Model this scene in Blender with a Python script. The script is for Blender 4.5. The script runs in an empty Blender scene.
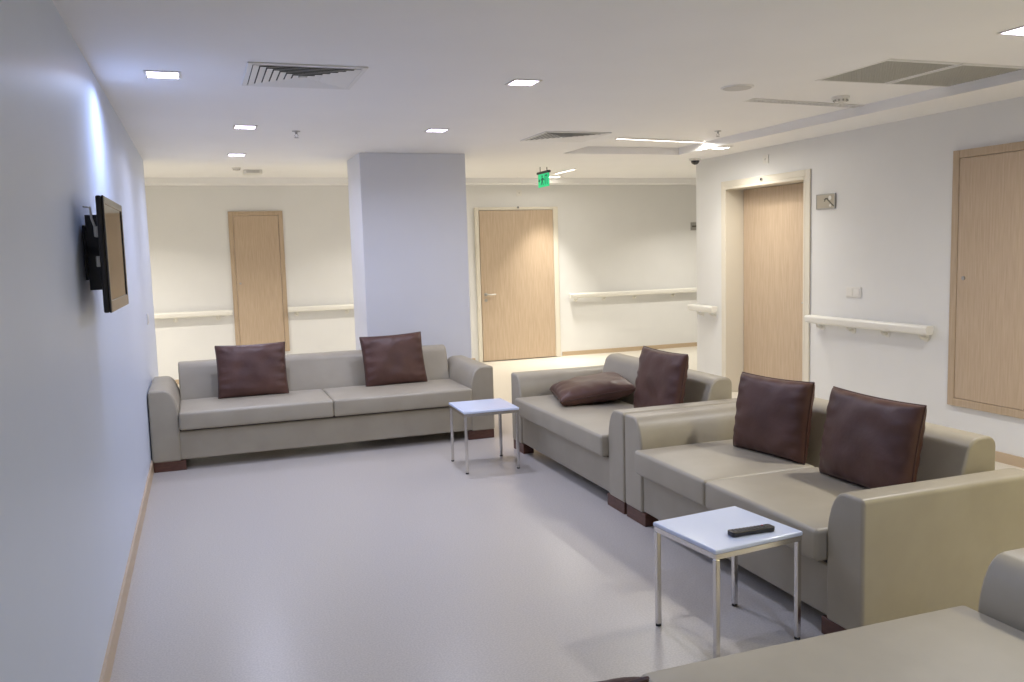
import bpy, bmesh, math, random
from mathutils import Vector, Matrix, noise
random.seed(7)
C = bpy.context.scene.collection
R = math.radians
PI = math.pi

# ------------------------------------------------------------------ camera
cd = bpy.data.cameras.new('camera'); cam = bpy.data.objects.new('camera', cd); C.objects.link(cam)
FW = Vector((0.334401, 0.9366, -0.10467)); RT = Vector((0.940377, -0.338937, -0.028526)); UP = Vector((0.062194, 0.08889, 0.994098))
mw = Matrix((( RT.x, UP.x, -FW.x, 0.42), (RT.y, UP.y, -FW.y, 0.0), (RT.z, UP.z, -FW.z, 1.5438), (0, 0, 0, 1)))
cam.matrix_world = mw
cd.sensor_width = 36; cd.lens = 864.6 * 36 / 1024; cd.clip_start = .05; cd.clip_end = 60
bpy.context.scene.camera = cam

# ------------------------------------------------------------------ world and exposure
w = bpy.data.worlds.new('world'); bpy.context.scene.world = w; w.use_nodes = True
w.node_tree.nodes['Background'].inputs[0].default_value = (.8, .85, 1, 1)
w.node_tree.nodes['Background'].inputs[1].default_value = .25
vs = bpy.context.scene.view_settings
vs.view_transform = 'Standard'; vs.look = 'None'; vs.gamma = 1; vs.use_curve_mapping = False
vs.exposure = 0.11
# lamp strengths (each lamp is built with its own fitting further down)
COOL = (.70, .75, 1.0); WARM = (1.0, .95, .86); VIOLET = (.80, .72, 1.0)
P_LOUNGE = 11.8; P_WALLSIDE = 11.0; P_CORR = 8.0; P_FAR = 23.0; E_LINE = 9.0

# ------------------------------------------------------------------ dimensions
XR = 5.51; D = 11.44; HC = 2.44; HR = 2.51; YL = 8.57; YR = 8.21
YB = -2.6; XW = -3.4; XE = 9.2

# ------------------------------------------------------------------ materials
def mat(name, col, rough=.5, metal=0., spec=.5, coat=0.):
    m = bpy.data.materials.new(name); m.use_nodes = True
    b = m.node_tree.nodes['Principled BSDF']
    b.inputs['Base Color'].default_value = (*col, 1); b.inputs['Roughness'].default_value = rough
    b.inputs['Metallic'].default_value = metal; b.inputs['Specular IOR Level'].default_value = spec
    b.inputs['Coat Weight'].default_value = coat; b.inputs['Coat Roughness'].default_value = .15
    return m
def noisy(m, scale, c1, c2, lo=.35, hi=.65, bump=0., vec=(1, 1, 1), detail=3, bscale=None, dist=.01):
    nt = m.node_tree; b = nt.nodes['Principled BSDF']
    tc = nt.nodes.new('ShaderNodeTexCoord'); mp = nt.nodes.new('ShaderNodeMapping'); mp.inputs['Scale'].default_value = vec
    nz = nt.nodes.new('ShaderNodeTexNoise'); nz.inputs['Scale'].default_value = scale; nz.inputs['Detail'].default_value = detail
    cr = nt.nodes.new('ShaderNodeValToRGB')
    cr.color_ramp.elements[0].position = lo; cr.color_ramp.elements[0].color = (*c1, 1)
    cr.color_ramp.elements[1].position = hi; cr.color_ramp.elements[1].color = (*c2, 1)
    nt.links.new(tc.outputs['Object'], mp.inputs[0]); nt.links.new(mp.outputs[0], nz.inputs['Vector'])
    nt.links.new(nz.outputs['Fac'], cr.inputs[0]); nt.links.new(cr.outputs[0], b.inputs['Base Color'])
    if bump:
        n2 = nt.nodes.new('ShaderNodeTexNoise'); n2.inputs['Scale'].default_value = bscale or scale; n2.inputs['Detail'].default_value = 3
        nt.links.new(mp.outputs[0], n2.inputs['Vector'])
        bp = nt.nodes.new('ShaderNodeBump'); bp.inputs['Strength'].default_value = bump; bp.inputs['Distance'].default_value = dist
        nt.links.new(n2.outputs['Fac'], bp.inputs['Height']); nt.links.new(bp.outputs[0], b.inputs['Normal'])
    return m
def emit(name, col, s):
    m = bpy.data.materials.new(name); m.use_nodes = True; b = m.node_tree.nodes['Principled BSDF']
    b.inputs['Base Color'].default_value = (*[.8*c for c in col], 1)
    b.inputs['Emission Color'].default_value = (*col, 1); b.inputs['Emission Strength'].default_value = s
    return m
M = {}
M['wall'] = noisy(mat('white wall paint', (.78, .77, .75), .42), 3, (.775, .77, .755), (.79, .785, .77), bump=.04, bscale=160, dist=.002)
M['wallcool'] = noisy(mat('left wall paint with cool cast', (.73, .76, .82), .42), 3, (.63, .69, .81), (.64, .70, .82), bump=.04, bscale=160, dist=.002)  # cool lamp cast put into the left wall's base colour
M['pillar'] = noisy(mat('pillar paint with cool tint', (.74, .75, .80), .5), 3, (.74, .75, .79), (.75, .76, .80))  # bluish base colour carries the cool lamp light on the pillar
M['ceil'] = noisy(mat('ceiling paint', (.86, .85, .84), .6), 2, (.895, .885, .88), (.91, .90, .895))
M['floor'] = noisy(mat('speckled vinyl', (.6, .56, .5), .30, spec=.5), 130, (.47, .43, .385), (.555, .51, .46), .38, .62, bump=.015, bscale=9, dist=.004)
M['floor2'] = noisy(mat('lighter corridor floor', (.7, .66, .57), .30, spec=.5), 130, (.66, .62, .53), (.76, .72, .63), .38, .62, bump=.015, bscale=9, dist=.004)  # corridor floor in a lighter, creamier tone than the lounge floor
M['skirt'] = mat('tan vinyl skirting', (.55, .42, .28), .4)
M['frame'] = mat('cream door frame', (.74, .69, .585), .4)
def wood(name, c1, c2):
    m = noisy(mat(name, c1, .42), 14, c1, c2, .3, .7, vec=(6, 6, .35), detail=5, bump=.03, bscale=14, dist=.002)
    return m
M['oak'] = wood('light oak laminate', (.47, .35, .24), (.56, .435, .315))
M['oak2'] = wood('light oak edging', (.44, .33, .22), (.52, .40, .285))
M['sofa'] = noisy(mat('beige leatherette', (.40, .36, .29), .42, spec=.5), 5, (.37, .325, .245), (.40, .355, .27), bump=.05, bscale=420, dist=.0012)
M['sofadark'] = mat('sofa seam shade', (.05, .04, .035), .9)
M['foot'] = noisy(mat('dark brown wood foot', (.10, .04, .025), .4), 20, (.085, .033, .02), (.13, .055, .035), vec=(1, 1, 4))
M['brown'] = noisy(mat('brown leather', (.1, .045, .03), .44, spec=.4), 6, (.075, .033, .024), (.10, .045, .032), bump=.2, bscale=14, dist=.012)
M['brown2'] = mat('brown leather piping', (.07, .03, .022), .35)
M['top'] = mat('cool-tinted white laminate', (.68, .75, .92), .12, spec=.6)  # white top, blue of the cool lamp light put into its colour
M['chrome'] = mat('brushed steel', (.72, .70, .68), .22, 1.)
M['rubber'] = mat('dark plastic', (.02, .02, .02), .5)
M['white'] = mat('white plastic', (.80, .78, .74), .35)
M['grey'] = mat('grey grille', (.46, .45, .41), .6)
M['dark'] = mat('dark duct', (.06, .06, .058), .8)
M['vent'] = mat('vent enamel', (.80, .79, .77), .45)
M['black'] = mat('black plastic', (.012, .010, .012), .3)
M['screen'] = mat('black glass screen', (.01, .01, .01), .08, spec=.8)
M['bez'] = mat('glossy black bezel', (.012, .008, .012), .15, spec=.8)
M['cool'] = emit('cool lamp diffuser', VIOLET, 14.); M['warm'] = emit('warm lamp diffuser', (1, .93, .82), 12.)
M['line'] = emit('linear lamp diffuser', (1, .93, .84), E_LINE)
M['exit'] = emit('green lit sign', (.03, .80, .34), .42)
M['exitw'] = emit('sign pictogram', (.0, .16, .08), .03)
M['metal'] = mat('grey metal', (.45, .44, .42), .35, .9)
M['plate'] = mat('beige sign plate', (.50, .45, .36), .35)
M['plated'] = mat('dark sign print', (.12, .11, .09), .5)
M['rail'] = mat('cream white handrail', (.82, .80, .74), .3)
M['btn'] = mat('grey rubber buttons', (.16, .16, .17), .5)
M['redbtn'] = mat('red button', (.4, .03, .03), .5)
M['speaker'] = mat('speaker mesh', (.62, .60, .57), .7)

# ------------------------------------------------------------------ mesh helpers
def obj(name, bm, m, parent=None, loc=None, smooth=False, bevel=0, seg=3):
    bmesh.ops.recalc_face_normals(bm, faces=bm.faces)
    me = bpy.data.meshes.new(name); bm.to_mesh(me); bm.free()
    me.materials.append(M[m])
    if smooth:
        for p in me.polygons: p.use_smooth = True
    o = bpy.data.objects.new(name, me); C.objects.link(o)
    if parent: o.parent = parent
    if loc: o.location = loc
    if bevel:
        b = o.modifiers.new('bevel', 'BEVEL'); b.width = bevel; b.segments = seg; b.limit_method = 'ANGLE'; b.angle_limit = R(32)
        if smooth: b.harden_normals = True
    return o
def tag(o, label=None, cat=None, group=None, kind=None):
    if label: o['label'] = label
    if cat: o['category'] = cat
    if group: o['group'] = group
    if kind: o['kind'] = kind
    return o
def empty(name, loc, rz=0, label=None, cat=None, group=None):
    o = bpy.data.objects.new(name, None); C.objects.link(o); o.location = loc; o.rotation_euler.z = rz
    o.empty_display_size = .1
    return tag(o, label, cat, group)
def copy_tree(o, parent=None):
    c = o.copy(); C.objects.link(c)
    if parent: c.parent = parent
    for ch in [x for x in bpy.data.objects if x.parent == o]:
        copy_tree(ch, c)
    return c
def box(bm, x0, x1, y0, y1, z0, z1):
    vs_ = [bm.verts.new((x, y, z)) for x in (x0, x1) for y in (y0, y1) for z in (z0, z1)]
    for f in ((0, 1, 3, 2), (4, 6, 7, 5), (0, 4, 5, 1), (2, 3, 7, 6), (0, 2, 6, 4), (1, 5, 7, 3)):
        bm.faces.new([vs_[i] for i in f])
def boxes(*bs):
    bm = bmesh.new()
    for b in bs: box(bm, *b)
    return bm
def prism(bm, pts, axis, a, b):
    """extrude 2-D outline pts along axis from a to b; axis 'x': pts=(y,z), 'y': (x,z), 'z': (x,y)"""
    f = {'x': lambda p, t: (t, p[0], p[1]), 'y': lambda p, t: (p[0], t, p[1]), 'z': lambda p, t: (p[0], p[1], t)}[axis]
    A = [bm.verts.new(f(p, a)) for p in pts]; B = [bm.verts.new(f(p, b)) for p in pts]
    bm.faces.new(A); bm.faces.new(B[::-1])
    n = len(pts)
    for i in range(n): bm.faces.new((A[i], B[i], B[(i+1) % n], A[(i+1) % n]))
def cyl(bm, p0, p1, r, r2=None, n=16):
    p0 = Vector(p0); p1 = Vector(p1); r2 = r if r2 is None else r2
    d = (p1-p0).normalized(); u = d.orthogonal().normalized(); v = d.cross(u)
    A = []; B = []
    for i in range(n):
        a = 2*PI*i/n; k = u*math.cos(a)+v*math.sin(a)
        A.append(bm.verts.new(p0+k*r)); B.append(bm.verts.new(p1+k*r2))
    bm.faces.new(A); bm.faces.new(B[::-1])
    for i in range(n): bm.faces.new((A[i], B[i], B[(i+1) % n], A[(i+1) % n]))
def tube(bm, pts, r, n=8, closed=False):
    pts = [Vector(p) for p in pts]; rings = []; N = len(pts)
    for i, p in enumerate(pts):
        a = pts[(i-1) % N] if (i > 0 or closed) else p; b = pts[(i+1) % N] if (i < N-1 or closed) else p
        d = (b-a).normalized(); ref = Vector((0, 0, 1)) if abs(d.z) < .9 else Vector((1, 0, 0))
        u = d.cross(ref).normalized(); v = d.cross(u)
        rings.append([bm.verts.new(p+u*math.cos(2*PI*k/n)*r+v*math.sin(2*PI*k/n)*r) for k in range(n)])
    for i in range(N if closed else N-1):
        A = rings[i]; B = rings[(i+1) % N]
        for k in range(n): bm.faces.new((A[k], B[k], B[(k+1) % n], A[(k+1) % n]))
    if not closed: bm.faces.new(rings[0]); bm.faces.new(rings[-1][::-1])
def dome(bm, c, r, h, n=20, rings=6, down=True):
    s = -1 if down else 1; prev = None
    for j in range(rings):
        a = PI/2*j/rings
        ring = [bm.verts.new((c[0]+r*math.cos(a)*math.cos(2*PI*i/n), c[1]+r*math.cos(a)*math.sin(2*PI*i/n), c[2]+s*h*math.sin(a))) for i in range(n)]
        if prev:
            for i in range(n): bm.faces.new((prev[i], prev[(i+1) % n], ring[(i+1) % n], ring[i]))
        else: bm.faces.new(ring)
        prev = ring
    t = bm.verts.new((c[0], c[1], c[2]+s*h))
    for i in range(n): bm.faces.new((prev[i], prev[(i+1) % n], t))
def soft_box(sx, sy, sz, r, crown=0., front=0., m=10):
    """rounded upholstery block, centred in x and y, bottom at z=0"""
    def axis(h, k):
        c = [h-r+r*math.tan(t*PI/4) for t in (0.25, .5, .75, 1)]
        inner = [(-1+2*i/k)*(h-r) for i in range(k+1)]
        return [-x for x in reversed(c)]+inner+c
    ax = axis(sx/2, m), axis(sy/2, m), axis(sz/2, 3)
    h = (sx/2, sy/2, sz/2); bm = bmesh.new(); V = {}
    def vert(i, j, k):
        if (i, j, k) in V: return V[i, j, k]
        p = Vector((ax[0][i], ax[1][j], ax[2][k]))
        q = Vector([max(-(h[a]-r), min(h[a]-r, p[a])) for a in range(3)])
        d = p-q
        if d.length > 1e-9: p = q+d.normalized()*r
        u, v, ww = p.x/h[0], p.y/h[1], p.z/h[2]
        if p.z > 0: p.z += crown*(1-u**4)*(1-v**4)*max(0, ww)
        if v < 0: p.y -= front*(1-u**6)*(1-ww*ww)*(-v)
        V[i, j, k] = bm.verts.new((p.x, p.y, p.z+sz/2)); return V[i, j, k]
    n = [len(a)-1 for a in ax]
    for i in range(n[0]):
        for j in range(n[1]):
            for k in (0, n[2]): bm.faces.new((vert(i, j, k), vert(i+1, j, k), vert(i+1, j+1, k), vert(i, j+1, k)))
    for i in range(n[0]):
        for k in range(n[2]):
            for j in (0, n[1]): bm.faces.new((vert(i, j, k), vert(i+1, j, k), vert(i+1, j, k+1), vert(i, j, k+1)))
    for j in range(n[1]):
        for k in range(n[2]):
            for i in (0, n[0]): bm.faces.new((vert(i, j, k), vert(i, j+1, k), vert(i, j+1, k+1), vert(i, j, k+1)))
    return bm
def struct(name, bm, m, parent=None, **k):
    o = obj(name, bm, m, parent, **k)
    if not parent: o['kind'] = 'structure'
    return o

# ------------------------------------------------------------------ room shell
struct('floor', boxes((0, 3.50, YB, 7.64, -.12, 0)), 'floor')
struct('floor', boxes((3.50, XE, YB, 7.64, -.12, 0), (XW, 0, YB, 7.64, -.12, 0), (XW, XE, 7.64, D, -.12, 0)), 'floor2')
struct('ceiling', boxes(
    (XW, 3.73, YB, 7.68, HC, HR), (4.985, XE, YB, 7.68, HC, HR), (XW, XE, 7.68, 8.95, HC, HR), (XW, XE, 11.12, D, HC, HR),
    (XW, XE, YB, D, HR, HR+.12)), 'ceil')
struct('wall_left', boxes((-.15, 0, YB, YL, 0, HC)), 'wallcool')
struct('wall_back', boxes((XW, XE, D, D+.15, 0, HR+.1)), 'wall')
struct('wall_front', boxes((-.15, XR+.4, YB-.15, YB, 0, HR+.1)), 'wall')
# right wall with the door opening y 6.43..7.60
DY0, DY1, DH = 6.40, 7.68, 2.12
struct('wall_right', boxes((XR, XR+.35, YB, DY0, 0, HC), (XR, XR+.35, DY1, YR, 0, HC), (XR, XR+.35, DY0, DY1, DH, HC)), 'wall')
struct('wall_corridor_left', boxes((XW-.15, XW, YL-.2, D, 0, HR+.1)), 'wall')
struct('wall_corridor_right', boxes((XE, XE+.15, YR-.2, D, 0, HR+.1)), 'wall')
struct('wall_behind_left', boxes((XW, -.15, YL-.15, YL, 0, HC)), 'wall')
struct('wall_behind_right', boxes((XR+.35, XE, YR-.15, YR, 0, HC)), 'wall')
# pillar
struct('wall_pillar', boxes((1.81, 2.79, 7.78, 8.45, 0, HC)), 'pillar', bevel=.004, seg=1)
# skirting
struct('baseboard_left', boxes((0, .012, YB, YL, 0, .09), (-.15, .012, YL, YL+.012, 0, .09)), 'skirt')
struct('baseboard_right', boxes((XR-.012, XR, YB, DY0-.09, 0, .07), (XR-.012, XR, DY1+.09, YR, 0, .07)), 'skirt')
struct('baseboard_back', boxes((XW, 3.95, D-.012, D, 0, .06), (5.27, XE, D-.012, D, 0, .06)), 'skirt')
struct('baseboard_pillar', boxes((1.80, 2.80, 7.77, 7.78, 0, .07), (1.80, 1.81, 7.78, 8.45, 0, .07), (2.79, 2.80, 7.78, 8.45, 0, .07)), 'skirt')

# door in the far wall
d1 = struct('door_1', boxes((4.06, 5.15, D-.055, D-.002, .012, 2.09)), 'oak', bevel=.003, seg=1)
bm = boxes((4.0, 4.055, D-.05, D-.002, 0, 2.135), (5.155, 5.23, D-.05, D-.002, 0, 2.135), (4.055, 5.155, D-.05, D-.002, 2.095, 2.135))
struct('door_frame', bm, 'frame', d1, bevel=.004, seg=1)
def lever(parent, plate_c, along, out):
    """door lever: plate at plate_c, lever points along, sticks out along out"""
    c = Vector(plate_c); a = Vector(along); o_ = Vector(out)
    bm = bmesh.new()
    cyl(bm, c, c+o_*.008, .026); cyl(bm, c, c+o_*.05, .009)
    tube(bm, [c+o_*.05, c+o_*.055+a*.03, c+o_*.055+a*.13], .0095)
    cyl(bm, c+Vector((0, 0, -.08)), c+Vector((0, 0, -.08))+o_*.007, .022)
    h = struct('door_handle', bm, 'metal', parent, smooth=False)
    h['label'] = 'brushed steel lever'
lever(d1, (4.12, D-.055, .94), (1, 0, 0), (0, -1, 0))
# door in the right wall, set back in its opening
d2 = struct('door_2', boxes((XR+.20, XR+.245, DY0+.03, DY1-.045, .012, DH-.035)), 'oak', bevel=.003, seg=1)
bm = boxes((XR-.014, XR+.33, DY1-.04, DY1, 0, DH), (XR-.014, XR+.33, DY0, DY0+.025, 0, DH), (XR-.014, XR+.33, DY0+.025, DY1-.04, DH-.03, DH),
           (XR-.014, XR-.001, DY1, DY1+.035, 0, DH+.055), (XR-.014, XR-.001, DY0-.065, DY0, 0, DH+.055), (XR-.014, XR-.001, DY0, DY1, DH, DH+.055))
struct('door_frame', bm, 'frame', d2, bevel=.003, seg=1)
lever(d2, (XR+.20, DY0+.10, .98), (0, 1, 0), (-1, 0, 0))
struct('wall_door_backing', boxes((XR+.26, XR+.34, DY0+.03, DY1-.045, .0, DH-.035)), 'wall')

# ------------------------------------------------------------------ shaft cupboards flush with the walls
def cupboard(name, origin, rz, wdt, z0, z1, label, key_x, key_z, group=None):
    """local: width along +x, face towards -y"""
    r = empty(name, origin, rz, label, 'cupboard', group)
    f = .055
    obj('frame', boxes((0, f, -.028, .0, z0, z1), (wdt-f, wdt, -.028, .0, z0, z1), (f, wdt-f, -.028, .0, z1-f, z1), (f, wdt-f, -.028, 0, z0, z0+f)), 'oak2', r, bevel=.002, seg=1)
    dr = obj('door', boxes((f+.003, wdt-f-.003, -.024, -.001, z0+f+.003, z1-f-.003)), 'oak', r, bevel=.002, seg=1)
    bm = bmesh.new(); cyl(bm, (key_x, -.024, key_z), (key_x, -.032, key_z), .014); cyl(bm, (key_x, -.032, key_z), (key_x, -.036, key_z), .006)
    obj('lock', bm, 'metal', dr)
    return r
cupboard('wall_cupboard', (.79, D, 0), 0, .66, .33, 2.12, 'narrow light oak wall cupboard on the far wall, behind the long sofa', .10, 1.22)
cupboard('wall_cupboard', (XR, 4.79, 0), R(-90), 1.10, .335, 2.15, 'wide light oak wall cupboard on the right wall, beside the two-cushion sofa', .115, 1.255)

# ------------------------------------------------------------------ handrails
def handrail(origin, rz, L, brk, label):
    """local: runs along +x from 0, wall at y=0, sticks out to -y; top at z=.90"""
    r = empty('handrail', origin, rz, label, 'handrail', 'handrails along the corridor walls')
    pts = []
    def arc(cx, cz, rr, a0, a1, n=5):
        for i in range(n+1):
            a = R(a0+(a1-a0)*i/n); pts.append((cx+rr*math.cos(a), cz+rr*math.sin(a)))
    # section (y,z) : rounded ledge sloping into a lower lip
    arc(-.045, .885, .015, 90, 0); arc(-.05, .845, .010, 0, -90); arc(-.085, .850, .018, -90, -180); arc(-.090, .880, .020, 180, 90)
    bm = bmesh.new(); prism(bm, pts, 'x', 0, L)
    obj('grip_rail', bm, 'rail', r, bevel=.006, seg=2, smooth=True)
    for s, x in ((0, 0), (1, L)):
        bm = bmesh.new(); x0, x1 = (x-.012, x+.006) if s == 0 else (x-.006, x+.012)
        prism(bm, [(p[0], p[1]) for p in pts], 'x', x0, x1)
        obj('end_cap', bm, 'rail', r, bevel=.004, seg=2)
    for x in brk:
        bm = bmesh.new()
        cyl(bm, (x, 0, .80), (x, -.008, .80), .030); tube(bm, [(x, -.004, .80), (x, -.04, .80), (x, -.062, .812), (x, -.068, .842)], .013)
        obj('bracket', bm, 'rail', r, smooth=False)
    return r
handrail((-2.6, D, 0), 0, 3.36, (.2, 1.0, 1.8, 2.7, 3.2), 'cream handrail on the far wall between the left wall and the narrow oak cupboard')
handrail((1.46, D, 0), 0, 2.36, (.10, .75, 1.4, 2.2), 'cream handrail on the far wall, from the narrow oak cupboard to behind the pillar')
handrail((5.39, D, 0), 0, 3.2, (.10, .55, 1.05, 1.7, 2.4, 3.1), 'cream handrail on the far wall right of the far oak door')
handrail((XR, 6.27, 0), R(-90), 1.34, (.10, .48, .86, 1.25), 'long cream handrail on the right wall between its door and the wide cupboard')
handrail((XR, 8.21, 0), R(-90), .44, (.12, .36), 'short stub of cream handrail at the wall corner left of the right-hand door')

# ------------------------------------------------------------------ sofas
def arc_pts(cx, cz, rr, a0, a1, n=6):
    return [(cx+rr*math.cos(R(a0+(a1-a0)*i/n)), cz+rr*math.sin(R(a0+(a1-a0)*i/n))) for i in range(n+1)]
def sofa(L, fr, origin, rz, label, group=None, dep=.87):
    """local: width along x (0..L), front at y=0, back at y=dep"""
    r = empty('sofa', origin, rz, label, 'sofa', group)
    aw = .20
    obj('base', boxes((aw-.01, L-aw+.01, .015, dep-.02, .075, .287)), 'sofa', r, bevel=.012, smooth=True)
    obj('seam_shade', boxes((aw-.005, L-aw+.005, .025, dep-.30, .286, .308)), 'sofadark', r)  # dark strip drawing the shadow line between seat cushions and base
    # arm profile in (x,z): outer side at x=0
    prof = [(0, .07), (aw, .07), (aw, .44)] + [(aw-.006, .480), (aw-.019, .525), (aw-.036, .560), (aw-.054, .582), (aw-.074, .595), (aw-.096, .60)] + arc_pts(.022, .578, .022, 90, 180, 4)
    for side in (0, 1):
        pts = prof if side == 0 else [(L-x, z) for x, z in prof]
        bm = bmesh.new(); prism(bm, pts, 'y', 0, dep)
        a = obj('armrest', bm, 'sofa', r, bevel=.016, seg=4, smooth=True)
        a['label'] = 'left armrest seen from the front' if side == 0 else 'right armrest seen from the front'
    c0 = aw
    for f in fr:
        cw = (L-2*aw)*f
        bm = soft_box(cw-.0015, dep-.22, .130, .018, crown=.012, front=.004)
        obj('seat_cushion', bm, 'sofa', r, (c0+cw/2, (dep-.22)/2-.045, .303), smooth=True)
        c0 += cw
    # backrest section (y,z)
    b = dep
    pts = [(b, .10), (b, .665)] + arc_pts(b-.045, .67, .045, 0, 90, 5) + arc_pts(b-.085, .640, .075, 90, 160, 6) + [(b-.205, .50), (b-.27, .35), (b-.27, .10)]
    bm = bmesh.new(); prism(bm, pts, 'x', aw-.002, L-aw+.002)
    obj('backrest', bm, 'sofa', r, bevel=.014, seg=4, smooth=True)
    for x0, x1 in ((.008, .23), (L-.23, L-.008)):
        for y0, y1 in ((.006, .09), (dep-.09, dep-.006)):
            obj('foot', boxes((x0, x1, y0, y1, 0, .072)), 'foot', r, bevel=.002, seg=1)
    return r
sofa(2.635, (.5, .5), (.008, 6.70, 0), 0, 'long beige two-cushion sofa facing the camera in front of the pillar, against the left wall')
sofa(1.90, (1,), (2.64, 6.275, 0), R(-90), 'beige single-cushion sofa nearest the pillar, with a flat brown cushion on its seat')
sofa(1.90, (.47, .53), (2.64, 4.362, 0), R(-90), 'beige two-cushion sofa behind the near white table')
sofa(2.635, (.5, .5), (2.75, 1.89, 0), R(180), 'beige sofa cut off by the bottom right corner, seen from behind')

# ------------------------------------------------------------------ cushions
def pillow_mesh(wd, ht, th, seed):
    bm = bmesh.new(); n = 30; G = {}
    rnd = random.Random(seed); off = Vector((seed*3.1, seed*1.7, 0))
    def pos(i, j, s):
        u = -1+2*i/n; v = -1+2*j/n
        u = math.sin(u*PI/2*.92)/math.sin(PI/2*.92); v = math.sin(v*PI/2*.92)/math.sin(PI/2*.92)
        pin = 1-.035*(1-v*v)*abs(u)**3; pin2 = 1-.045*(1-u*u)*abs(v)**3
        x = u*pin*wd/2; z = v*pin2*ht/2
        e = max(0, 1-abs(u)**3.2)*max(0, 1-abs(v)**3.2)
        t = th/2*e**.34
        # pulls running in from the seams
        edge = (1-e)**1.2
        nv = Vector((u*2.2, v*2.2, s*.7))+off
        wr = noise.noise(nv)*.010*e**.5
        wr += math.sin(v*17+3*noise.noise(nv*1.3)+seed)*.0065*max(0, abs(u)-.55)/.45*min(1, e*4)
        wr += math.sin(u*15+3*noise.noise(nv*1.1)+seed*2)*.0045*max(0, abs(v)-.6)/.4*min(1, e*4)
        return Vector((x, s*(t+wr*(1 if e > .001 else 0)), z+ht/2))
    def vert(i, j, s):
        bd = i in (0, n) or j in (0, n)
        k = (i, j, 0 if bd else s)
        if k not in G: G[k] = bm.verts.new(pos(i, j, 0 if bd else s))
        return G[k]
    for s in (-1, 1):
        for i in range(n):
            for j in range(n):
                bm.faces.new((vert(i, j, s), vert(i+1, j, s), vert(i+1, j+1, s), vert(i, j+1, s)))
    ring = [(i, 0) for i in range(n)]+[(n, j) for j in range(n)]+[(i, n) for i in range(n, 0, -1)]+[(0, j) for j in range(n, 0, -1)]
    path = [pos(i, j, 0) for i, j in ring]
    return bm, path
def pillow(loc, rot, label, seed, wd=.54, ht=.45, th=.125):
    bm, path = pillow_mesh(wd, ht, th, seed)
    o = obj('cushion', bm, 'brown', None, smooth=True)
    tag(o, label, 'cushion', 'brown leather cushions on the sofas')
    b2 = bmesh.new(); tube(b2, path, .0045, 6, closed=True)
    obj('piping', b2, 'brown2', o, smooth=True)
    o.location = loc; o.rotation_euler = rot
    return o
# front of cushion = local -y ; lean back = negative x rotation of top
pillow((.765, 7.13, .437), (R(-17), 0, R(0)), 'brown leather cushion at the left end of the long sofa', 1, .54, .43)
pillow((1.93, 7.15, .437), (R(-16), R(-1.5), R(2)), 'brown leather cushion on the long sofa, in front of the pillar', 2, .53, .435)
pillow((3.14, 4.90, .437), (R(-10), 0, R(-90)), 'brown leather cushion standing upright on the single-cushion sofa', 3, .56, .44)
pillow((3.16, 3.74, .437), (R(-9), 0, R(-80)), 'brown leather cushion on the two-cushion sofa, the one farther from the camera', 4, .49, .41, .14)
pillow((3.16, 3.05, .437), (R(-10), 0, R(-91)), 'brown leather cushion on the two-cushion sofa, nearer the camera', 5, .57, .418, .14)
q = pillow((0, 0, 0), (0, 0, 0), 'brown leather cushion lying flat on the single-cushion sofa', 6, .58, .54, .16)
q.matrix_world = Matrix.Translation((3.05, 5.68, .52)) @ Matrix.Rotation(R(-105), 4, 'Z') @ Matrix.Rotation(R(-82), 4, 'X') @ Matrix.Translation((0, 0, -.27))
pillow((.815, 1.405, .437), (R(-24), 0, R(180)), 'brown leather cushion just showing at the bottom edge, on the nearest sofa', 7, .54, .42, .12)

# ------------------------------------------------------------------ side tables
def side_table(loc, rz, sx, sy, h, label):
    r = empty('side_table', loc, rz, label, 'table', 'white topped side tables')
    bm = bmesh.new()
    t = obj('tabletop', boxes((-sx/2, sx/2, -sy/2, sy/2, h-.018, h)), 'top', r, bevel=.006, seg=3, smooth=True)
    k = .004; a = .020
    X = sx/2-k; Y = sy/2-k
    obj('apron_frame', boxes((-X, X, -Y, -Y+a, h-.038, h-.0185), (-X, X, Y-a, Y, h-.038, h-.0185),
        (-X, -X+a, -Y+a, Y-a, h-.038, h-.0185), (X-a, X, -Y+a, Y-a, h-.038, h-.0185)), 'chrome', r)
    for sxx in (-1, 1):
        for syy in (-1, 1):
            cx = sxx*(X-a/2); cy = syy*(Y-a/2)
            l = obj('leg', boxes((cx-a/2, cx+a/2, cy-a/2, cy+a/2, .008, h-.0385)), 'chrome', r, bevel=.003, seg=2, smooth=True)
            b2 = bmesh.new(); cyl(b2, (cx, cy, 0), (cx, cy, .008), .012)
            obj('foot_glide', b2, 'rubber', l)
    return r
side_table((2.311, 2.846, 0), .109, .424, .394, .435, 'white square side table near the camera with a remote control on it')
side_table((2.279, 5.866, 0), -.024, .405, .43, .441, 'small white side table in the far corner between two sofas')

# remote control
r = empty('remote_control', (2.352, 2.738, .4352), R(-1), 'black remote control lying on the near white table', 'remote control')
bm = bmesh.new()
prism(bm, [(-.095, -.017), (-.088, -.024), (-.03, -.021), (.05, -.022), (.085, -.025), (.096, -.016), (.096, .016), (.085, .025), (.05, .022), (-.03, .021), (-.088, .024), (-.095, .017)], 'z', 0, .019)
obj('body', bm, 'black', r, bevel=.004, seg=2, smooth=True)
for i in range(9):
    for j in range(3):
        bm = bmesh.new(); cx = -.075+i*.0165; cy = -.012+j*.012
        cyl(bm, (cx, cy, .0188), (cx, cy, .0212), .0038, .0034, 10)
        obj('button', bm, 'redbtn' if (i == 8 and j == 2) else 'btn', r)

# ------------------------------------------------------------------ television on its bracket
tv = empty('television', (.10, 3.50, 0), R(-.9), 'flat black television on a bracket high on the left wall', 'television')
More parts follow.
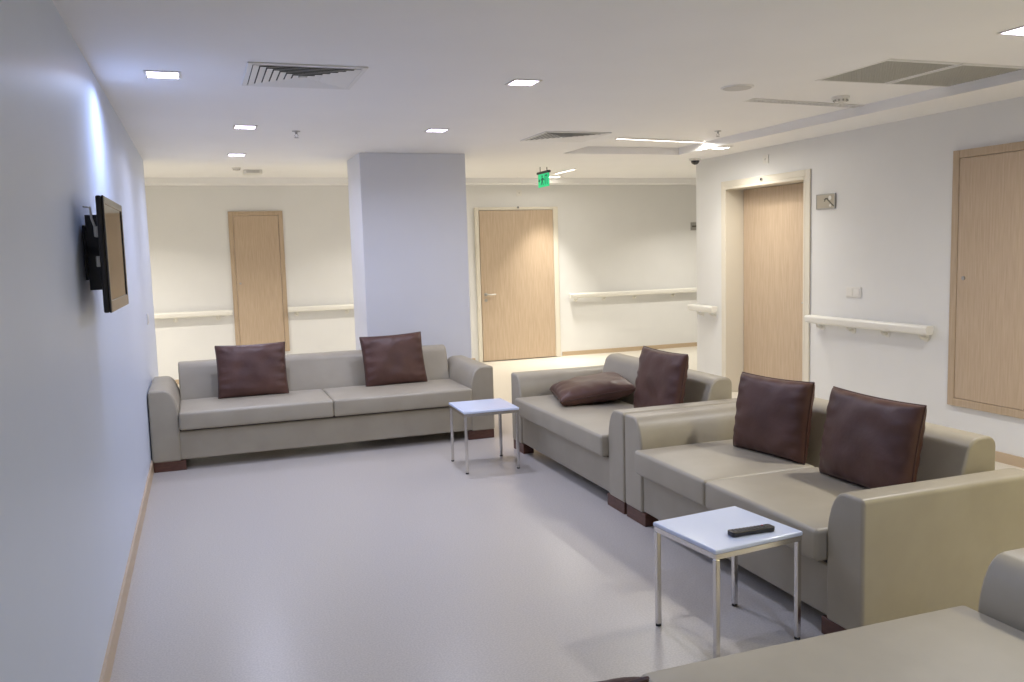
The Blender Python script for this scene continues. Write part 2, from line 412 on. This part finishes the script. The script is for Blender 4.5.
# local: runs along +y (0..L), front towards +x
Lt = .66; z0, z1 = 1.355, 1.785
obj('housing', boxes((-.022, -.002, 0, Lt, z0, z1)), 'black', tv, bevel=.006, seg=2, smooth=True)
obj('bezel', boxes((-.002, .006, 0, .028, z0, z1), (-.002, .006, Lt-.028, Lt, z0, z1), (-.002, .006, .028, Lt-.028, z1-.028, z1), (-.002, .006, .028, Lt-.028, z0, z0+.045)), 'bez', tv, bevel=.002, seg=1)
obj('screen', boxes((-.004, .002, .028, Lt-.028, z0+.045, z1-.028)), 'screen', tv)
br = obj('wall_bracket', boxes((-.098, -.089, .20, .46, z0+.12, z1-.10), (-.089, -.023, .22, .25, z0+.08, z1-.06), (-.089, -.023, .39, .42, z0+.08, z1-.06),
    (-.089, -.023, .22, .42, z0+.22, z0+.25)), 'black', tv)
for q_ in (.17, .28): obj('connector', boxes((-.040, -.023, .04, .10, z0+q_, z0+q_+.04)), 'metal', tv, bevel=.003, seg=1)
bm = bmesh.new(); tube(bm, [(-.035, .06, z1-.12), (-.045, .05, z1-.08), (-.05, .07, z1-.04), (-.075, .10, z1-.035)], .004)
obj('cable', bm, 'white', tv)

# ------------------------------------------------------------------ ceiling downlights
def downlight(loc, s, label, power, m='cool', col=COOL, group='recessed downlights', spread=160):
    r = empty('downlight', loc, 0, label, 'ceiling light', group)
    h = s/2; t = .014
    obj('trim', boxes((-h-t, h+t, -h-t, -h, -.006, 0), (-h-t, h+t, h, h+t, -.006, 0), (-h-t, -h, -h, h, -.006, 0), (h, h+t, -h, h, -.006, 0)), 'white', r, bevel=.002, seg=1)
    obj('diffuser', boxes((-h, h, -h, h, -.004, -.0005)), m, r)
    if power:
        ld = bpy.data.lights.new('lamp', 'AREA'); ld.shape = 'SQUARE'; ld.size = s*.9; ld.energy = power; ld.color = col; ld.spread = R(spread)
        lo = bpy.data.objects.new('lamp', ld); C.objects.link(lo); lo.parent = r; lo.location = (0, 0, -.009)
    return r
DL = [((.31, 4.62), .14, 'square violet-white downlight nearest the left wall and the television', P_WALLSIDE),
      ((.775, 6.33), .13, 'square downlight over the left end of the long sofa, the nearer of two in line', P_LOUNGE),
      ((.785, 8.02), .13, 'square downlight farthest along the lounge ceiling, by the left corridor', P_LOUNGE),
      ((2.12, 4.46), .13, 'square downlight in the middle of the lounge ceiling, right of the big vent', P_LOUNGE),
      ((2.13, 6.30), .13, 'square downlight just in front of the pillar', P_LOUNGE)]
for (x, y), s, lb, pw in DL: downlight((x, y, HC), s, lb, pw, col=(.45, .6, 1) if pw == P_WALLSIDE else COOL)
for x, y, lb in ((2.12, .9, 'added square lounge downlight over the nearest sofa, unseen above the picture'), (1.9, -1.2, 'added square lounge downlight behind the camera')):
    downlight((x, y, HC), .13, lb, 11.0, col=(.45, .6, 1))  # unseen lamps added to fill the lounge with cool light
downlight((4.17, 3.13, HR), .16, 'bright square downlight cut by the top right edge of the picture', 26.0, 'cool', (1, .98, .96))
for x, y, lb in ((4.3, 1.0, 'added square corridor downlight right of the nearest sofa, outside the picture'), (4.3, -1.0, 'added square corridor downlight farthest behind the camera')):
    downlight((x, y, HR), .14, lb, 18.0, 'warm', (1, .88, .42))  # added fittings giving the warm light that comes from behind right
downlight((5.075, 7.08, HC), .13, 'bright downlight beside the right-hand door at the end of the linear lamp', P_CORR, 'warm', WARM, spread=125)
downlight((4.98, 10.93, HR), .16, 'bright downlight of the far corridor right behind the exit sign', P_FAR*.55, 'warm', WARM, spread=70)
for x, y, lb in ((-1.7, 10.1, 'added far corridor downlight deep behind the left wall'), (-.30, 10.0, 'far corridor downlight just behind the end of the left wall'), (2.7, 10.0, 'far corridor downlight behind the pillar'), (7.2, 10.1, 'added far corridor downlight behind the right wall corner')):
    downlight((x, y, HR), .14, lb, P_FAR, 'warm', WARM, spread=125)  # outermost two are added for their light; inner two follow the wall scallops

def linear(loc, L, rz, label, power, wd=.05):
    r = empty('linear_light', loc, rz, label, 'ceiling light', 'slim linear ceiling lights')
    obj('profile', boxes((-L/2-.01, L/2+.01, -wd/2-.008, -wd/2, -.012, 0), (-L/2-.01, L/2+.01, wd/2, wd/2+.008, -.012, 0), (-L/2-.01, -L/2, -wd/2, wd/2, -.012, 0), (L/2, L/2+.01, -wd/2, wd/2, -.012, 0)), 'white', r)
    obj('diffuser', boxes((-L/2, L/2, -wd/2, wd/2, -.010, -.001)), 'line', r)
    ld = bpy.data.lights.new('lamp', 'AREA'); ld.shape = 'RECTANGLE'; ld.size = L; ld.size_y = wd*.8; ld.energy = power; ld.color = (1, .96, .88); ld.spread = R(170)
    lo = bpy.data.objects.new('lamp', ld); C.objects.link(lo); lo.parent = r; lo.location = (0, 0, -.013)
    return r
linear((4.47, 7.12, HR), 1.0, R(9), 'thin bright linear lamp across the right corridor ceiling', 18, .028)
linear((4.80, 10.12, HR), .6, R(90), 'thin linear lamp in the far corridor ceiling behind the exit sign', 10, .028)

# ------------------------------------------------------------------ air vents
def diffuser_vent(loc, s, label):
    r = empty('air_vent', loc, 0, label, 'air vent', 'square ceiling air vents')
    h = s/2
    obj('frame', boxes((-h, h, -h, -h+.025, -.008, 0), (-h, h, h-.025, h, -.008, 0), (-h, -h+.025, -h+.025, h-.025, -.008, 0), (h-.025, h, -h+.025, h-.025, -.008, 0)), 'vent', r, bevel=.002, seg=1)
    obj('duct', boxes((-h+.025, h-.025, -h+.025, h-.025, -.002, -.0005)), 'dark', r)
    k = 7; a = h-.028; step = a/(k+.5)
    for i in range(k):
        o_ = a-i*step; n_ = o_-step*.86
        bm = bmesh.new()
        def ring(q, z): return [bm.verts.new(p) for p in ((-q, -q, z), (q, -q, z), (q, q, z), (-q, q, z))]
        A = ring(o_, -.0085); B = ring(n_, -.0030); A2 = ring(o_, -.0100); B2 = ring(n_, -.0045)
        for e in range(4):
            f = (e+1) % 4
            bm.faces.new((A[e], A[f], B[f], B[e])); bm.faces.new((A2[e], B2[e], B2[f], A2[f]))
            bm.faces.new((A[e], A2[e], A2[f], A[f])); bm.faces.new((B[e], B[f], B2[f], B2[e]))
        obj('louvre', bm, 'vent', r)
    q_ = step*.5
    obj('centre_plate', boxes((-q_, q_, -q_, q_, -.010, -.003)), 'vent', r)
    return r
diffuser_vent((.965, 4.53, HC), .56, 'big square louvred air vent in the middle of the lounge ceiling')
diffuser_vent((3.25, 6.52, HC), .56, 'square louvred air vent near the corridor, right of the pillar')

def grille(x0, x1, y0, y1, label):
    r = empty('return_grille', ((x0+x1)/2, (y0+y1)/2, HR), 0, label, 'ceiling grille', 'grey return air grilles')
    a = (x1-x0)/2; b = (y1-y0)/2
    obj('frame', boxes((-a, a, -b, -b+.018, -.010, 0), (-a, a, b-.018, b, -.010, 0), (-a, -a+.018, -b+.018, b-.018, -.010, 0), (a-.018, a, -b+.018, b-.018, -.010, 0)), 'vent', r)
    bm = boxes((-a+.018, a-.018, -b+.018, b-.018, -.003, -.0005))
    n = 26
    for i in range(n):
        y = -b+.018+(i+.5)*(2*b-.036)/n; box(bm, -a+.018, a-.018, y-.004, y+.004, -.009, -.003)
    for i in range(n):
        x = -a+.018+(i+.5)*(2*a-.036)/n; box(bm, x-.004, x+.004, -b+.018, b-.018, -.0085, -.003)
    obj('mesh_panel', bm, 'grey', r)
grille(3.96, 4.475, 3.80, 4.38, 'grey square grille in the right corridor ceiling, the left one of the pair')
grille(4.495, 5.04, 3.80, 4.38, 'grey square grille in the right corridor ceiling, the right one of the pair')
r = empty('slot_vent', (4.50, 5.12, HR), R(5), 'long narrow slotted air vent in the right corridor ceiling', 'air vent')
obj('frame', boxes((-.54, .54, -.05, -.035, -.008, 0), (-.54, .54, .035, .05, -.008, 0), (-.54, -.525, -.035, .035, -.008, 0), (.525, .54, -.035, .035, -.008, 0)), 'vent', r)
bm = boxes((-.525, .525, -.035, .035, -.002, -.0005)); obj('duct', bm, 'dark', r)
bm = bmesh.new()
for i in range(30): x = -.525+(i+.5)*1.05/30; box(bm, x-.006, x+.006, -.035, .035, -.007, -.002)
box(bm, -.525, .525, -.004, .004, -.0075, -.002)
obj('slats', bm, 'vent', r)

# ------------------------------------------------------------------ small ceiling fittings
r = empty('ceiling_speaker', (3.40, 4.36, HC), 0, 'round grey ceiling speaker left of the recessed corridor ceiling', 'speaker')
bm = bmesh.new(); cyl(bm, (0, 0, 0), (0, 0, -.006), .095, .09, 28); obj('rim', bm, 'vent', r)
bm = bmesh.new(); cyl(bm, (0, 0, -.006), (0, 0, -.009), .082, .078, 28); obj('mesh_cover', bm, 'speaker', r)
def detector(loc, label, sc=1.):
    r = empty('smoke_detector', loc, 0, label, 'smoke detector', 'smoke detectors on the ceilings')
    bm = bmesh.new(); cyl(bm, (0, 0, 0), (0, 0, -.014*sc), .052*sc, .050*sc, 24); obj('base', bm, 'white', r)
    bm = bmesh.new(); cyl(bm, (0, 0, -.014*sc), (0, 0, -.034*sc), .040*sc, .030*sc, 24); cyl(bm, (0, 0, -.034*sc), (0, 0, -.040*sc), .02*sc, .014*sc, 20)
    obj('sensor_head', bm, 'white', r)
    bm = bmesh.new()
    for i in range(10):
        a = 2*PI*i/10; x, y = math.cos(a)*.0375*sc, math.sin(a)*.0375*sc
        box(bm, x-.004*sc, x+.004*sc, y-.004*sc, y+.004*sc, -.029*sc, -.019*sc)
    obj('vent_slots', bm, 'grey', r)
    return r
detector((4.56, 4.86, HR), 'round smoke detector between the slotted vent and the grey grilles', 1.15)
detector((.86, 9.9, HR), 'smoke detector in the left part of the far corridor ceiling', .9)
r = empty('ceiling_speaker', (1.04, 10.2, HR), 0, 'small square box on the far corridor ceiling above the narrow cupboard', 'speaker')
obj('box_body', boxes((-.10, .10, -.10, .10, -.045, 0)), 'white', r, bevel=.006, seg=2, smooth=True)
obj('mesh_cover', boxes((-.07, .07, -.104, -.1001, -.036, -.009)), 'speaker', r)
def sprinkler(loc, label):
    r = empty('sprinkler', loc, 0, label, 'sprinkler', 'ceiling sprinklers')
    bm = bmesh.new(); cyl(bm, (0, 0, 0), (0, 0, -.005), .03, .028, 20); obj('collar', bm, 'metal', r)
    bm = bmesh.new(); cyl(bm, (0, 0, -.005), (0, 0, -.022), .010, .008, 12)
    tube(bm, [(.006, 0, -.02), (.013, 0, -.032), (.004, 0, -.046)], .0025, 6); tube(bm, [(-.006, 0, -.02), (-.013, 0, -.032), (-.004, 0, -.046)], .0025, 6)
    obj('head', bm, 'metal', r)
    bm = bmesh.new(); cyl(bm, (0, 0, -.046), (0, 0, -.049), .016, .016, 16); obj('deflector', bm, 'metal', r)
    return r
sprinkler((1.135, 6.50, HC), 'small metal sprinkler in the lounge ceiling left of the pillar')
sprinkler((4.68, 6.52, HR), 'small metal sprinkler by the linear lamp in the right corridor ceiling')
# dome camera
r = empty('security_camera', (5.37, 8.00, HC), 0, 'dark dome security camera on the ceiling at the right wall corner', 'security camera')
bm = bmesh.new(); cyl(bm, (0, 0, 0), (0, 0, -.022), .062, .056, 28); obj('base', bm, 'white', r)
bm = bmesh.new(); dome(bm, (0, 0, -.022), .045, .042); obj('dome', bm, 'screen', r, smooth=True)

# exit sign, hanging edge-on along y, faces left
r = empty('exit_sign', (4.23, 9.42, HR), 0, 'green lit exit sign with a running man hanging from the far corridor ceiling', 'exit sign')
obj('mount', boxes((-.02, .02, -.17, .17, -.098, -.072), (-.004, .004, -.11, -.10, -.072, 0), (-.004, .004, .10, .11, -.072, 0)), 'black', r, bevel=.003, seg=1)
obj('panel', boxes((-.006, .006, -.16, .16, -.25, -.099)), 'exit', r, bevel=.002, seg=1)
bm = bmesh.new(); zc = -.172
# doorway, running figure and arrow on the left face (x = -.0065)
def fl(pts): prism(bm, pts, 'x', -.0085, -.0062)
fl([(-.125, zc-.055), (-.125, zc+.055), (-.055, zc+.055), (-.055, zc-.055), (-.067, zc-.055), (-.067, zc+.043), (-.113, zc+.043), (-.113, zc-.055)])
fl([(x*.013+.030, zc+.042+z*.013) for x, z in [(math.cos(R(a)), math.sin(R(a))) for a in range(0, 360, 36)]])
fl([(.0, zc+.025), (.035, zc+.028), (.045, zc-.008), (.015, zc-.012)])
fl([(.015, zc-.010), (.030, zc-.010), (.010, zc-.055), (-.006, zc-.055)]); fl([(.030, zc-.010), (.045, zc-.008), (.075, zc-.050), (.060, zc-.052)])
fl([(.0, zc+.025), (-.035, zc+.004), (-.030, zc-.006), (.008, zc+.012)]); fl([(.035, zc+.026), (.075, zc+.006), (.068, zc-.003), (.036, zc+.012)])
fl([(.095, zc), (.125, zc+.022), (.125, zc+.007), (.145, zc+.007), (.145, zc-.007), (.125, zc-.007), (.125, zc-.022)])
obj('pictogram', bm, 'exitw', r)

# ------------------------------------------------------------------ small wall fittings
# notice plate beside the right-hand door
r = empty('door_sign', (XR, 6.135, 1.88), R(-90), 'small square beige sign plate with a drawing beside the right-hand door', 'sign', 'room sign plates')
obj('plate', boxes((-.115, .115, -.012, 0, -.062, .062)), 'plate', r, bevel=.002, seg=1)
obj('rim', boxes((-.118, .118, -.015, -.001, .056, .064), (-.118, .118, -.015, -.001, -.064, -.056), (-.118, -.110, -.015, -.001, -.056, .056), (.110, .118, -.015, -.001, -.056, .056)), 'metal', r)
bm = bmesh.new()
prism(bm, [(.005, .024), (.016, .030), (.108, -.040), (.100, -.048)], 'y', -.0135, -.0119)
prism(bm, [(-.02, .0), (-.008, .0), (.012, .03), (.0, .03)], 'y', -.0135, -.0119)
prism(bm, [(-.02, .016), (-.02, .022), (.04, .03), (.04, .024)], 'y', -.0135, -.0119)
o = obj('drawing', bm, 'plated', r)
bm = bmesh.new(); cyl(bm, (.055, -.0119, .028), (.055, -.0138, .028), .018, n=20); cyl(bm, (.06, -.0119, -.036), (.06, -.0138, -.036), .012, n=20)
obj('white_disc', bm, 'white', r)
r = empty('door_sign', (7.47, D, 1.82), 0, 'small dark sign plate on the far wall at the edge of the right wall', 'sign', 'room sign plates')
obj('plate', boxes((-.06, .06, -.012, 0, -.06, .06)), 'metal', r, bevel=.002, seg=1)
obj('print', boxes((-.04, .04, -.0135, -.0119, -.012, .012)), 'plated', r)
def switch(loc, rz, n, label):
    r = empty('light_switch', loc, rz, label, 'light switch', 'white wall switches')
    a = .04*n
    obj('plate', boxes((-a-.006, a+.006, -.010, 0, -.043, .043)), 'white', r, bevel=.003, seg=2)
    for i in range(n):
        x = -a+.04+.08*i
        obj('rocker', boxes((x-.032, x+.032, -.014, -.0095, -.032, .032)), 'white', r, bevel=.003, seg=2)
    return r
switch((XR, 5.79, 1.115), R(-90), 2, 'double white light switch above the long handrail on the right wall')
switch((0, 7.45, 1.08), R(90), 1, 'small white wall switch near the end of the left wall')
def indicator(loc, rz, label):
    r = empty('indicator_lamp', loc, rz, label, 'indicator lamp', 'alarm indicator lamps above the doors')
    obj('plate', boxes((-.04, .04, -.010, 0, -.04, .04)), 'white', r, bevel=.003, seg=2)
    bm = bmesh.new(); cyl(bm, (0, -.01, 0), (0, -.018, 0), .010, .006, 12); obj('lens', bm, 'speaker', r)
indicator((XR, 6.98, 2.325), R(-90), 'faint white indicator plate above the right-hand door')
indicator((4.67, D, 2.33), 0, 'faint white indicator plate above the far door')
for loc, rz, lb in (((XR-.014, 7.03, 2.145), R(-90), 'small dark sensor on the frame above the right-hand door'), ((4.63, D-.05, 2.13), 0, 'small dark sensor on the frame above the far door')):
    r = empty('door_sensor', loc, rz, lb, 'sensor', 'dark door sensors')
    bm = bmesh.new(); cyl(bm, (0, 0, 0), (0, -.010, 0), .017, .016, 14); obj('housing', bm, 'metal', r)
    bm = bmesh.new(); cyl(bm, (0, -.010, 0), (0, -.016, 0), .010, .006, 14); obj('lens', bm, 'rubber', r)
